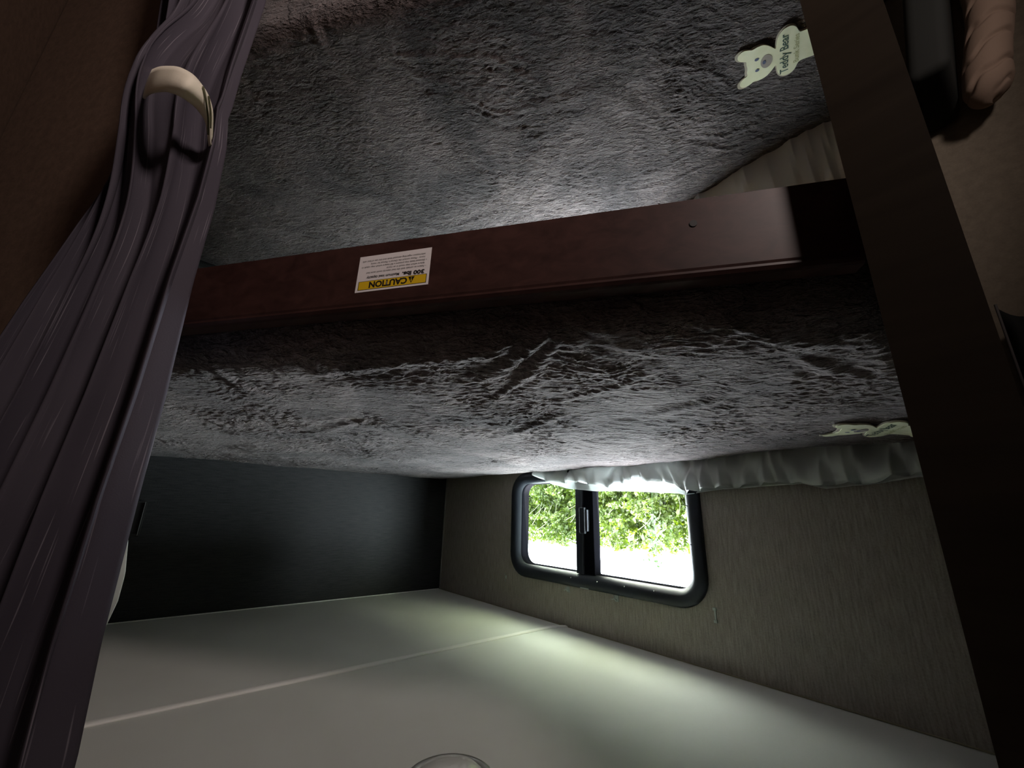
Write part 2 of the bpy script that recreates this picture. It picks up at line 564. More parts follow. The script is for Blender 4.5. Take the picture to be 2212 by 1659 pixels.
# caution label, slightly crooked on the board
def lab(u, v, off=.0007):
    """u 0..1 left to right, v 0..1 down from the label's top edge, as one reads it"""
    t = .405 - .107 * u + .0008 * v
    z = -.2775 - .0555 * v + .0012 * (u - .5)
    return rp(t, off, z)
label = empty('caution_label', rp(.352, .001, -.305))
label.parent = bunk
label.matrix_parent_inverse = Matrix.Translation(-bunk.location)
label['label'] = 'white and yellow load caution label'
def lab_quad(nm, u0, u1, v0, v1, off, mt):
    ps = [lab(u0, v0, off), lab(u1, v0, off), lab(u1, v1, off), lab(u0, v1, off)]
    qs = [p - N * .0005 for p in ps]
    return mesh(nm, ps + qs, [(0, 1, 2, 3), (4, 7, 6, 5), (0, 4, 5, 1), (1, 5, 6, 2), (2, 6, 7, 3), (3, 7, 4, 0)], mt, label)
label.matrix_parent_inverse = Matrix.Translation(-bunk.location)
def relink(o):
    # sub-parts live under the label, which itself sits under the rail
    o.parent = label
    o.matrix_parent_inverse = Matrix.Translation(-label.location)
    return o
relink(lab_quad('backing', 0, 1, 0, 1, .0005, M['white_label']))
relink(lab_quad('banner_border', .028, .965, .052, .292, .0006, M['ink']))
relink(lab_quad('yellow_banner', .036, .957, .064, .280, .0007, M['yellow']))
W_, H_ = .107, .0555
def lab_text(nm, body, u, vbase, cap, width, shear=0.0, bold=0.0):
    size = cap * H_ / .70
    def pl(x, y):
        return lab(u + x / W_, vbase - y / H_, .0008)
    return relink(text_mesh(nm, body, size, pl, M['ink'], label, width=width * W_, shear=shear, offset=bold * size))
lab_text('caution_word', 'CAUTION', .285, .250, .155, .525, bold=.040)
lab_text('weight_text', '300 lbs.', .065, .415, .10, .30, bold=.040)
lab_text('capacity_text', 'Maximum load capacity', .405, .412, .072, .455, bold=.012)
for k, (u, w_, s) in enumerate(((.075, .80, 'Failure to comply with the load capacity could cause bed'),
                         (.075, .52, 'failure which may result in an injury'),
                         (.075, .875, 'Elevated beds may present a fall hazard which may result in'),
                         (.075, .75, "injury.  Please consult the Owner's Manual for more"),
                         (.075, .875, 'information regarding elevated beds and the use of bed rails'))):
    lab_text('small_print', s, u, .535 + .083 * k, .045, w_, shear=.2)
for k in (0, 2):
    lab_text('bullet', '.', .050, .520 + .083 * k, .045, .010, bold=.03)
tri = [lab(u, v, .0008) for u, v in ((.185, .262), (.272, .262), (.228, .088))]
relink(mesh('warning_triangle', tri, [(0, 1, 2)], M['ink'], label))
ex = [lab(u, v, .0009) for u, v in ((.224, .205), (.233, .205), (.235, .135), (.222, .135))]
exd = [lab(u, v, .0009) for u, v in ((.224, .240), (.233, .240), (.233, .220), (.224, .220))]
relink(mesh('exclamation_mark', ex + exd, [(0, 1, 2, 3), (4, 5, 6, 7)], M['yellow'], label))

# end panel with its front edge towards the room
pp = empty('bunk_post', (-1.949, -.37, 0))
tag(pp, 'tall dark brown wooden panel post at the end of the bunk rail', 'post')
bm = bmesh.new()
add_box(bm, (-1.978, -.745, .001), (-1.919, -.0015, CEIL - .001))
from_bm('panel', bm, M['post'], pp)

# -- mattress bodies
RAIL_T_END = .83
def front_y(x):
    """inner face of the rail as a function of x; behind the curtain the bunk runs straight on"""
    y = A.y + (x - A.x) * D.y / D.x + .045
    return np.maximum(y, ROOM_Y0 + .03)

class Bed:
    def __init__(self, ztop, seed, wrinkles, back=-.030, droop=.06, wa=.62):
        self.ztop = ztop; self.wr = wrinkles; self.wa = wa; self.back = back; self.droop = droop
        self.n1 = smooth_noise(256, 3, seed); self.n2 = smooth_noise(256, 9, seed + 1); self.n3 = smooth_noise(256, 30, seed + 2)
        self.nf = smooth_noise(512, 55, seed + 4); self.furrow = .0011
    def h(self, x, y):
        x = np.asarray(x, float); y = np.asarray(y, float)
        z = np.full_like(x, self.ztop)
        cd = D.x
        dfront = (y - front_y(x)) * abs(D.x)
        dfront = np.minimum(dfront, y - (ROOM_Y0 + .03))
        dback = self.back - y
        dside = -.012 - x
        dleft = x + 1.913
        z = z + .006 * sample(self.n1, x / 2.0, y / 2.0) + .0038 * sample(self.n2, x / 2.0, y / 2.0) + .0011 * sample(self.n3, x / 2.0, y / 2.0)
        def drop(d, r, T):
            q = np.clip(1 - d / r, 0, 1)
            return T * (1 - np.sqrt(np.clip(1 - q ** 2.2, 0, 1)))
        z = z - self.droop * (1 - np.clip(dfront / np.maximum(dfront + dback, .05), 0, 1)) ** 1.4 * (.15 + .85 * np.clip((-.25 - x) / .8, 0, 1)) - drop(dfront, .05, .030) - drop(dback, .045, .030) - drop(dside, .05, .03) - drop(dleft, .03, .03)
        for w, a, pl in self.wr:
            best = np.full(x.shape, 1e9); tt = np.zeros(x.shape); side = np.zeros(x.shape)
            n_ = len(pl) - 1
            for q in range(n_):
                (x0, y0), (x1, y1) = pl[q], pl[q + 1]
                dx, dy = x1 - x0, y1 - y0
                L2 = dx * dx + dy * dy
                u = np.clip(((x - x0) * dx + (y - y0) * dy) / L2, 0, 1)
                ex, ey = x - x0 - u * dx, y - y0 - u * dy
                dd_ = np.hypot(ex, ey)
                m_ = dd_ < best
                best = np.where(m_, dd_, best); tt = np.where(m_, (q + u) / n_, tt)
                side = np.where(m_, np.sign(ex * -dy + ey * dx), side)
            env = np.sin(np.pi * np.clip(tt, 0.02, .98)) ** .6
            ww = w * (.6 + .5 * np.sin(tt * 5 + x0 * 9) ** 2)
            z = z + self.wa * a * env * (np.exp(-(best / ww) ** 2) - .45 * np.exp(-((best - 2.0 * ww) / ww) ** 2))
        # short furrows pressed into the pile
        f = sample(self.nf, (x * .8 + y * .6) / 1.1, (y * .8 - x * .6) / 3.0)
        gate = np.clip(sample(self.n1, x / 1.3 + .3, y / 1.3) + .35, 0, 1)
        z = z + self.furrow * gate * (1 - np.abs(f) * 2).clip(-1, 1)
        return z

def build_mattress(name, bed, mt, parent, base):
    nu, nv = 900, 620
    u = np.linspace(0, 1, nu)
    v = np.linspace(0, 1, nv)
    v = .5 - .5 * np.cos(np.pi * v) * (.55) - .5 * (1 - 2 * v) * .45      # denser towards the edges
    u = u ** 1.55
    X = -1.913 + u * (1.913 - .012)
    fy = front_y(X)
    XX = np.repeat(X[:, None], nv, 1)
    YY = fy[:, None] + v[None, :] * (bed.back - fy)[:, None]
    ZZ = bed.h(XX, YY)
    # the pile itself: furrows a few millimetres wide lying along the bunk, flattened in places
    a_ = (XX * .8055 - YY * .5926); b_ = (XX * .5926 + YY * .8055)
    big = smooth_noise(1024, 100, 61)
    warp = .03 * sample(bed.n2, XX / .9, YY / .9)
    p1 = sample(big, a_ / 2.6 + .1, (b_ + warp) / 1.0)
    p2 = sample(big, a_ / 1.5 + .6, (b_ - warp) / .62 + .4)
    gate = np.clip(.55 + 1.1 * sample(bed.n1, XX / .75 + .2, YY / .75 + .7) + .5 * sample(bed.n2, XX, YY), .08, 1)
    gate = gate * np.clip((-.12 - YY) / .22, .25, 1)
    edge = np.clip(np.minimum(YY - fy[:, None], bed.back - YY) / .04, 0, 1)
    ZZ = ZZ + bed.wa / .62 * gate * edge * (.0013 * p1 + .0009 * p2)
    verts = np.stack([XX, YY, ZZ + ZC], -1).reshape(-1, 3)
    idx = np.arange(nu * nv).reshape(nu, nv)
    f = np.stack([idx[:-1, :-1], idx[1:, :-1], idx[1:, 1:], idx[:-1, 1:]], -1).reshape(-1, 4)
    ring = np.concatenate([idx[:, 0], idx[-1, 1:], idx[-2::-1, -1], idx[0, -2:0:-1]])
    nb = len(verts)
    low = verts[ring].copy(); low[:, 2] = ZC + base
    verts = np.concatenate([verts, low])
    k = np.arange(len(ring)); k2 = (k + 1) % len(ring)
    side = np.stack([ring[k2], ring[k], nb + k, nb + k2], -1)
    me = bpy.data.meshes.new(name)
    allf = np.concatenate([f, side])
    me.vertices.add(len(verts)); me.vertices.foreach_set('co', verts.ravel())
    me.loops.add(allf.size); me.loops.foreach_set('vertex_index', allf.ravel())
    me.polygons.add(len(allf))
    me.polygons.foreach_set('loop_start', np.arange(0, allf.size, 4))
    me.polygons.foreach_set('loop_total', np.full(len(allf), 4))
    me.update(calc_edges=True); me.validate()
    return link(name, me, mt, parent, True)

# creases: width, height, points in plan
up_wr = [(.022, .009, [(-1.237, -1.066), (-1.347, -1.0), (-1.411, -0.962), (-1.507, -0.896), (-1.635, -0.852), (-1.731, -0.801), (-1.785, -0.735), (-1.831, -0.644), (-1.892, -0.579)]),
         (.014, .010, [(-1.433, -.844), (-1.54, -.838), (-1.645, -.863), (-1.664, -.863)]), (.009, .006, [(-1.363, -.756), (-1.534, -.798), (-1.635, -.84)]),
         (.022, .012, [(-1.60, -.885), (-1.70, -.865), (-1.761, -.833), (-1.802, -.778), (-1.844, -.696)]), (.012, .005, [(-1.123, -.563), (-1.322, -.602), (-1.448, -.623)]),
         (.008, .003, [(-1.592, -.174), (-1.729, -.215), (-1.798, -.232)]), (.012, .006, [(-1.494, -.965), (-1.55, -.93), (-1.607, -.903)]),
         (.010, .005, [(-1.814, -.63), (-1.836, -.531), (-1.868, -.47)]), (.016, .006, [(-1.331, -1.161), (-1.34, -1.073), (-1.247, -.961)]),
         (.012, .005, [(-1.206, -1.182), (-1.1, -1.108), (-1.057, -1.005)]), (.014, .004, [(-.725, -.971), (-.857, -.892), (-1.059, -.852)]),
         (.016, .005, [(-1.78, -.60), (-1.66, -.52), (-1.50, -.50)]), (.012, .004, [(-1.70, -.70), (-1.58, -.66), (-1.45, -.68)])]
low_wr = [(.016, .006, [(-.79, -.741), (-.853, -.598), (-1.029, -.509)]), (.007, .005, [(-1.302, -1.005), (-1.282, -.985), (-1.368, -.886)]),
          (.010, .005, [(-1.262, -1.008), (-1.278, -.927), (-1.32, -.83)]), (.007, .006, [(-1.306, -.846), (-1.318, -.761), (-1.364, -.651)]),
          (.007, .006, [(-1.290, -.825), (-1.30, -.75), (-1.345, -.67)]), (.008, .004, [(-1.093, -.83), (-1.087, -.739), (-1.095, -.664)]),
          (.018, .006, [(-1.345, -.711), (-1.531, -.587), (-1.578, -.366)]), (.008, .004, [(-1.407, -.324), (-1.488, -.285), (-1.588, -.268)]),
          (.008, .004, [(-1.367, -.294), (-1.478, -.224), (-1.613, -.196)]), (.012, .004, [(-1.664, -.516), (-1.72, -.42), (-1.73, -.325)]),
          (.016, .006, [(-1.247, -1.172), (-1.192, -1.103), (-1.148, -1.027)]), (.007, .004, [(-1.601, -.34), (-1.656, -.256), (-1.768, -.208)]),
          (.007, .004, [(-1.587, -.305), (-1.648, -.205), (-1.761, -.150)]), (.008, .005, [(-1.35, -.90), (-1.42, -.82), (-1.44, -.72)]),
          (.03, .008, [(-1.75, -.62), (-1.62, -.50), (-1.48, -.20)])]
bed_up = Bed(-.148, 11, up_wr, droop=.062)
bed_low = Bed(-.93, 23, low_wr, back=-.06, droop=.02, wa=.42)

mu = empty('mattress', (-.95, -.6, ZC - .30))
tag(mu, 'taupe grey fleece mattress on the upper bunk, behind the wooden rail', 'mattress', 'bunk mattresses')
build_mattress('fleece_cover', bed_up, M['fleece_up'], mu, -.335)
ml = empty('mattress', (-.95, -.6, ZC - 1.08))
tag(ml, 'taupe grey fleece mattress on the lower bunk, seen beyond the underside of the wooden rail', 'mattress', 'bunk mattresses')
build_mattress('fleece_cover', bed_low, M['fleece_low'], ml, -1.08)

# bunk bases
def base_poly(name, z0, z1, mt, parent=None):
    xs = [-1.916, -1.2, -.72, -.002]
    ps = [(-1.916, -.003), (-.002, -.003), (-.002, ROOM_Y0 + .003)]
    xe = A.x + (ROOM_Y0 + .003 - .042 - A.y) * D.x / D.y
    ps += [(xe, ROOM_Y0 + .003), (-1.916, float(A.y + (-1.916 - A.x) * D.y / D.x + .042))]
    n = len(ps)
    vs = [(x, y, z0) for x, y in ps] + [(x, y, z1) for x, y in ps]
    fs = [list(range(n))[::-1], list(range(n, 2 * n))] + [(i, (i + 1) % n, n + (i + 1) % n, n + i) for i in range(n)]
    bm = bmesh.new()
    bv = [bm.verts.new(v_) for v_ in vs]
    for f_ in fs: bm.faces.new([bv[i] for i in f_])
    return from_bm(name, bm, mt, parent)
base_poly('platform', ZC - .352, ZC - .337, M['board'], bunk)
o = base_poly('storage_box', .001, ZC - 1.082, M['post'])
tag(o, 'dark wooden storage box carrying the lower mattress', 'storage box')

# -- bear-shaped patch
def bear_outline():
    """one side of the bear from the top of the head down; x right, y up, metres"""
    h = [(0, .078), (.010, .080), (.017, .079), (.020, .087), (.028, .095), (.038, .094), (.043, .085), (.041, .075), (.036, .068),
         (.039, .058), (.037, .046), (.028, .036), (.020, .030), (.018, .027), (.026, .026), (.040, .024), (.051, .016), (.053, .004),
         (.047, -.006), (.036, -.010), (.030, -.014), (.031, -.030), (.032, -.044), (.040, -.048), (.044, -.058), (.040, -.068),
         (.028, -.074), (.014, -.073), (.005, -.066), (0, -.062)]
    return h + [(-x, y) for x, y in h[::-1][1:-1]]

def smooth_loop(pts, it=2):
    for _ in range(it):
        q = []
        n = len(pts)
        for i in range(n):
            a, b_ = pts[i], pts[(i + 1) % n]
            q.append((a[0] * .75 + b_[0] * .25, a[1] * .75 + b_[1] * .25))
            q.append((a[0] * .25 + b_[0] * .75, a[1] * .25 + b_[1] * .75))
        pts = q
    return pts

def ellipse(cx, cy, rx, ry, n=20):
    return [(cx + rx * math.cos(2 * math.pi * i / n), cy + ry * math.sin(2 * math.pi * i / n)) for i in range(n)]

def bear_patch(bed, org, upd, parent, scale=1.0):
    U = Vector((upd[0], upd[1])).normalized()
    Rr = Vector((U.y, -U.x))
    def P(x, y, lift):
        px = org[0] + (Rr.x * x + U.x * y) * scale
        py = org[1] + (Rr.y * x + U.y * y) * scale
        px = max(px, -1.9125)
        return Vector((px, py, ZC + float(bed.h(px, py)) + lift))
    root = empty('bear_patch', P(0, 0, .002))
    root.parent = parent
    root.matrix_parent_inverse = Matrix.Translation(-parent.location)
    root['label'] = 'cream bear-shaped patch with lettering'
    def flat(nm, pts, lift, mt, thick=.0015, grid=.004):
        lift += .001
        bm = bmesh.new()
        vs = [bm.verts.new((x, y, 0)) for x, y in pts]
        f_ = bm.faces.new(vs)
        bmesh.ops.triangulate(bm, faces=[f_])
        for _ in range(3):
            long_e = [e for e in bm.edges if e.calc_length() > grid * 2]
            if not long_e: break
            bmesh.ops.subdivide_edges(bm, edges=long_e, cuts=1)
            bmesh.ops.triangulate(bm, faces=[f2 for f2 in bm.faces if len(f2.verts) > 3])
        r = bmesh.ops.extrude_face_region(bm, geom=bm.faces[:])
        top = {v_ for v_ in r['geom'] if isinstance(v_, bmesh.types.BMVert)}
        for v_ in bm.verts:
            v_.co = P(v_.co.x, v_.co.y, lift + (thick if v_ in top else 0))
        o_ = from_bm(nm, bm, mt, root)
        return o_
    out = smooth_loop(bear_outline())
    flat('stitched_edge', [(x * 1.06, y * 1.045 + .0008) for x, y in out], .0005, M['patch_edge'], .0020)
    flat('patch', out, .0020, M['patch'], .0018)
    flat('muzzle', ellipse(0, .044, .0145, .0105), .0038, M['muzzle'], .0004)
    flat('nose', ellipse(0, .048, .0042, .003), .0043, M['print_blue'], .0003)
    flat('eye', ellipse(-.0125, .061, .0030, .0038, 12), .0040, M['print_blue'], .0003)
    flat('eye', ellipse(.0125, .061, .0030, .0038, 12), .0040, M['print_blue'], .0003)
    def tx(nm, body, x0, y0, size, width, mt, off):
        return text_mesh(nm, body, size, lambda x, y: P(x0 + x, y0 + y, .0051), mt, root, width=width, offset=off)
    tx('name_lettering', 'Teddy Bear', -.045, .006, .021, .086, M['print_green'], .00025)
    tx('series_lettering', 'Bunk Series', -.030, -.012, .013, .060, M['print_faint'], .0001)
    flat('round_print', [(x, y) for x, y in ellipse(.022, -.055, .0035, .0035, 12)], .0040, M['print_blue'], .0002)
    return root
bear_patch(bed_low, (-1.847, -.362), (.80, -.27), ml, 1.03)
bear_patch(bed_up, (-1.832, -.185), (.80, -.52), mu, 1.0)

# -- sheets stuffed between mattress and window wall
def sheet(name, xs, ztop, zfold, zbase, y0, mt, label, seed, amp=1.0, lean=0.0):
    n = 420
    x = np.linspace(xs[0], xs[-1], n)
    zt = np.interp(-x, -np.array(xs), ztop)
    zf = np.interp(-x, -np.array(xs), zfold)
    r1 = smooth_noise(512, 13, seed)[0]; r2 = smooth_noise(512, 32, seed + 3)[0]; r3 = smooth_noise(512, 14, seed + 5)[0]
    q = ((x - x.min()) / 2.0 * 512)
    g1 = np.interp(q, np.arange(512), r1); g2 = np.interp(q, np.arange(512), r2); g3 = np.interp(q, np.arange(512), r3)
    g1 = np.abs(g1) * 2 - .8; g2 = np.abs(g2) * 2 - .8      # sharp pinched folds
    rows = []
    def row(y, z): rows.append(np.stack([x, y, z + ZC], 1))
    m1 = 10
    for i in range(m1 + 1):           # front layer rising from the mattress edge
        s = i / m1
        z = zbase + (zf - zbase) * s
        y = y0 + lean * s - .018 * math.sin(math.pi * s * .8) + amp * (.012 * g1 + .010 * g2) * (.3 + .7 * s) + amp * .012 * np.roll(g2, 7) * math.sin(5 * s)
        row(y, z + amp * .003 * g2 * s)
    for i in range(1, 6):             # tucked back behind
        s = i / 5
        row(y0 + lean + .004 + .018 * s + amp * .008 * g1 * (1 - s), zf - .022 * math.sin(math.pi * s) * .9)
    for i in range(1, 8):             # rear single layer up to the hem
        s = i / 7
        row(y0 + lean + .020 + amp * (.006 * g3 - .004 * g2) * s, zf + (zt - zf) * s + amp * .0015 * g3 * s)
    V = np.concatenate(rows); R_ = len(rows)
    idx = np.arange(R_ * n).reshape(R_, n)
    f_ = np.stack([idx[:-1, :-1], idx[1:, :-1], idx[1:, 1:], idx[:-1, 1:]], -1).reshape(-1, 4)
    o_ = mesh(name, V.tolist(), f_.tolist(), mt, None, True)
    sol = o_.modifiers.new('thickness', 'SOLIDIFY'); sol.thickness = .0012
    tag(o_, label, 'sheet')
    return o_
xs = [-.725, -.738, -.803, -.898, -.964, -1.083, -1.149, -1.206, -1.244, -1.278, -1.314, -1.342, -1.436, -1.53, -1.634, -1.677, -1.77, -1.837, -1.913]
zt = [-.143, -.133, -.103, -.082, -.077, -.072, -.070, -.068, -.066, -.064, -.061, -.057, -.070, -.075, -.080, -.066, -.076, -.088, -.08]
zf = [-.146, -.141, -.110, -.109, -.102, -.084, -.096, -.112, -.094, -.095, -.085, -.062, -.073, -.078, -.083, -.070, -.079, -.092, -.085]
sheet('bed_sheet', xs, zt, zf, -.185, -.034, M['sheet'],
      'crumpled white sheet stuffed along the upper mattress below the window', 31, 1.35)
xs2 = [-1.20, -1.35, -1.50, -1.62, -1.75, -1.85, -1.912]
sheet('bed_sheet', xs2, [-.86, -.83, -.80, -.78, -.76, -.75, -.75], [-.88, -.85, -.83, -.81, -.79, -.79, -.79], -.975, -.115, M['sheet_low'],
      'pale sheet showing as a triangle beside the lower mattress', 77, .8, .065)

# ------------------------------------------------------------------ curtain on the right of the bunk
cz = [.376, .233, .138, .008, -.121, -.276, -.40, -.509, -.575, -.66, -.802, -1.0, -1.25]
ci = [.118, .120, .113, .113, .110, .099, .096, .083, .066, .070, .087, .10, .11]
co_ = [-.38, -.34, -.30, -.25, -.215, -.18, -.143, -.102, -.082, -.082, -.130, -.17, -.19]
nz_, ns_ = 150, 260
zz = np.linspace(.372, -1.25, nz_)
ti = np.interp(-zz, -np.array(cz), ci); to = np.interp(-zz, -np.array(cz), co_)
ph = smooth_noise(256, 6, 5)
S = np.linspace(0, 1, ns_)
verts, uvs = [], []
for i, z in enumerate(zz):
    tie = math.exp(-((z + .60) / .16) ** 2)
    hang = min(1, max(0, (z + .60) / .6)) if z > -.60 else min(1, (-.60 - z) / .5)
    for j, s in enumerate(S):
        w = s + .035 * float(sample(ph, np.array(s * .4), np.array(z * .12)))
        a = .5 + .5 * math.sin(2 * math.pi * (5.0 * w) + .8)
        prof = a ** 1.15
        amp = .014 + .026 * hang
        off = .062 + amp * prof + .050 * math.sin(math.pi * s) * (tie * 1.25 + .2) * math.sin(math.pi * s)
        off += .003 * math.sin(2 * math.pi * 14 * w + z * 3) * (.4 + .6 * hang)
        off -= .03 * (1 - min(1, s / .05)) * .5
        t = ti[i] + (to[i] - ti[i]) * s
        t += .010 * math.sin(2 * math.pi * 5.0 * w) * (0 if s < .04 else 1)
        verts.append(rp(t, off, z))
        uvs.append((s * 1.3, z))
faces = [(i * ns_ + j, i * ns_ + j + 1, (i + 1) * ns_ + j + 1, (i + 1) * ns_ + j) for i in range(nz_ - 1) for j in range(ns_ - 1)]
ct = empty('curtain', rp(-.05, .08, -1.25))
tag(ct, 'long purple-grey slub curtain gathered by a beige band beside the bunk', 'curtain')
cu_ = mesh('panel', verts, faces, M['curtain'], ct, True)
uv = cu_.data.uv_layers.new(name='UVMap')
for lp in cu_.data.loops:
    uv.data[lp.index].uv = uvs[lp.vertex_index]
sol = cu_.modifiers.new('thickness', 'SOLIDIFY'); sol.thickness = .002; sol.offset = 0
# pale lining bulging past the inner edge near the top
lv = []
lz = np.linspace(-.03, .19, 30)
bul = np.interp(lz, [-.03, .014, .045, .079, .107, .128, .156, .19], [.040, .064, .074, .083, .083, .077, .069, .040])
for z, bb in zip(lz, bul):
    for s in np.linspace(0, 1, 8):
        lv.append(rp(bb - .05 * s, .040 + .008 * math.sin(s * 2.5), z))
lf = [(i * 8 + j, i * 8 + j + 1, (i + 1) * 8 + j + 1, (i + 1) * 8 + j) for i in range(29) for j in range(7)]
li = mesh('lining', lv, lf, M['lining'], ct, True)
li['label'] = 'pale white lining edge'
sol = li.modifiers.new('thickness', 'SOLIDIFY'); sol.thickness = .0015

# beige tieback band
tb_top = [(-.069, -.663), (-.048, -.667), (-.006, -.654), (.035, -.624), (.076, -.575), (.098, -.534), (.112, -.480)]
tb_bot = [(-.063, -.600), (-.052, -.611), (-.023, -.607), (.016, -.587), (.057, -.554), (.088, -.519), (.108, -.468)]
offs = [.125, .150, .158, .154, .130, .105, .080]
def densify(a, n=60):
    a = np.array(a); k = np.linspace(0, 1, len(a)); q = np.linspace(0, 1, n)
    return np.stack([np.interp(q, k, a[:, c_]) for c_ in range(a.shape[1])], 1)
def sm(a, it=12):
    a = a.copy()
    for _ in range(it):
        a[1:-1] = (a[:-2] + 2 * a[1:-1] + a[2:]) / 4
    return a
T_ = sm(densify(tb_top)); B_ = sm(densify(tb_bot)); O_ = sm(densify([(o_,) for o_ in offs]))[:, 0]
# the photo positions were read at 10 cm in front of the rail; carry them along the line of sight
camv = Vector((-1.96627, -1.19323, ZC))
def shift(t, z, off):
    p = rp(t, .10, z) - camv
    k = ((A - camv).dot(N) + off) / p.dot(N)
    return camv + p * k
tv = []
for k in range(len(T_)):
    for s in np.linspace(0, 1, 7):
        t = T_[k, 0] * (1 - s) + B_[k, 0] * s
        z = T_[k, 1] * (1 - s) + B_[k, 1] * s
        tv.append(shift(t, z, O_[k] + .006 * math.sin(math.pi * s)))
# the band comes round the back to a pin on the brown wall
tf = [(i * 7 + j, i * 7 + j + 1, (i + 1) * 7 + j + 1, (i + 1) * 7 + j) for i in range(len(T_) - 1) for j in range(6)]
tie = empty('curtain_tieback', rp(-.02, .1, -.61))
tag(tie, 'beige cloth band holding the purple-grey curtain together', 'tieback')
tb = mesh('band', tv, tf, M['tie'], tie, True)
sol = tb.modifiers.new('thickness', 'SOLIDIFY'); sol.thickness = .0025
def edge_line(ka, kb, s0, s1, lift):
    pts = []
    for k in range(ka, kb):
        s = s0 + (s1 - s0) * (k - ka) / (kb - ka)
        t = T_[k, 0] * (1 - s) + B_[k, 0] * s
        z = T_[k, 1] * (1 - s) + B_[k, 1] * s
        pts.append(shift(t, z, O_[k] + .006 * math.sin(math.pi * s) + lift))
    return pts
tube('fold_seam', edge_line(36, 56, 0.02, .9, .002), .0012, mat('olive_stitching', (.10, .10, .05), .8), tie)
tube('fold_seam', edge_line(41, 55, 0.02, .45, .002), .0010, mat('olive_stitching_fine', (.12, .12, .06), .8), tie)

# ------------------------------------------------------------------ ceiling light
cl = empty('ceiling_light', (-1.365, -.792, CEIL))
tag(cl, 'round frosted puck light on the white ceiling, only its rim in view', 'ceiling light')
def lathe(name, prof, c, mt, parent, seg=48):
    vs, fs = [], []
    n = len(prof)
    for i in range(seg):
        a = 2 * math.pi * i / seg
        for r, z in prof:
            vs.append((c[0] + r * math.cos(a), c[1] + r * math.sin(a), c[2] + z))
    for i in range(seg):
        for j in range(n - 1):
            i2 = (i + 1) % seg
            fs.append((i * n + j, i2 * n + j, i2 * n + j + 1, i * n + j + 1))
    return mesh(name, vs, fs, mt, parent, True)
lathe('rim', [(.0, -.0005), (.068, -.0005), (.070, -.004), (.069, -.012), (.062, -.018), (.052, -.016), (.050, -.010)], (-1.365, -.792, CEIL), mat('satin_nickel', (.42, .42, .38), .3, metallic=.7), cl)
lathe('lens', [(.051, -.010), (.049, -.020), (.040, -.027), (.022, -.031), (.0005, -.032)], (-1.365, -.792, CEIL), mat('frosted_lens', (.75, .76, .72), .15), cl)

# ------------------------------------------------------------------ small things on the window wall
def hook(x, z, kind, label):
    h = empty('adhesive_hook', (x, -.0005, ZC + z))
    tag(h, label, 'hook', 'clear hooks above the window')
    z += ZC
    if kind == 0:
        box('base', (x - .0035, -.004, z - .009), (x + .0035, -.0005, z + .003), M['clip'], h, .001)
        tube('hook_arm', [(x, -.004, z + .002), (x - .001, -.010, z + .007), (x - .002, -.008, z + .012), (x - .001, -.004, z + .014)], .0012, M['clear'], h)
        tube('hook_tip', [(x - .001, -.004, z - .009), (x + .002, -.009, z - .014), (x + .004, -.006, z - .017)], .0012, M['clear'], h)
    else:
        box('base', (x - .009, -.003, z - .010), (x + .006, -.0005, z + .009), M['clear'], h, .001)
        tube('hook_arm', [(x - .003, -.003, z + .004), (x - .004, -.014, z), (x - .002, -.017, z - .006), (x + .001, -.012, z - .009)], .0016, M['clear'], h)
        tube('hook_tip', [(x + .001, -.003, z + .006), (x + .007, -.006, z + .001), (x + .012, -.005, z + .004), (x + .019, -.003, z + .004)], .0013, M['clip'], h)
hook(-.518, .263, 0, 'small clear hook nearest the wall corner, above the window')
hook(-.862, .258, 1, 'small clear hook above the left sliding pane of the window, by the meeting rail')
hook(-1.068, .255, 1, 'small clear hook above the wide pane of the window')
cp = empty('wall_clip', (-1.381, -.0005, ZC + .245))
tag(cp, 'pale bracket-shaped plastic clip on the wall past the window corner', 'clip')
z = ZC + .246
bm = bmesh.new()
add_box(bm, (-1.3835, -.003, z - .017), (-1.3785, -.0005, z + .017), .0008)
from_bm('strip', bm, M['clip'], cp)
for s in (-1, 1):
    bm = bmesh.new()
    add_box(bm, (-1.386, -.007, z + s * .0145 - .0035), (-1.377, -.0005, z + s * .0145 + .0035), .001)
    from_bm('jaw', bm, M['clip'], cp)
tp = box('tape_remnant', (-.968, -.0165, ZC + .2395), (-.932, -.0150, ZC + .2425), M['clip'])
tag(tp, 'torn sliver of tape on the upper edge of the window frame', 'tape')

# dark fixture on the right wall, half behind the curtain
wb = empty('wall_fixture', (-.001, -1.275, ZC + .052))
tag(wb, 'small black rectangular fixture on the right wall peeking past the curtain', 'wall fixture')
bm = bmesh.new()
y1, y0, z0, z1 = -1.197, -1.36, ZC - .004, ZC + .112
for lo_, hi_ in (((-.012, y0, z0), (-.0005, y1, z0 + .008)), ((-.012, y0, z1 - .008), (-.0005, y1, z1)),
                 ((-.012, y0, z0 + .008), (-.0005, y0 + .008, z1 - .008)), ((-.012, y1 - .008, z0 + .008), (-.0005, y1, z1 - .008))):
    add_box(bm, lo_, hi_, .001)
from_bm('frame', bm, M['black'], wb)
box('face', (-.004, y0 + .008, z0 + .008), (-.0006, y1 - .008, z1 - .008), M['black'], wb)
box('bright_edge', (-.0135, y1 - .006, z0 + .004), (-.012, y1 - .0045, z1 - .003), mat('paler_edge', (.22, .22, .22), .4), wb)  # thin paler strip along one side of the fixture

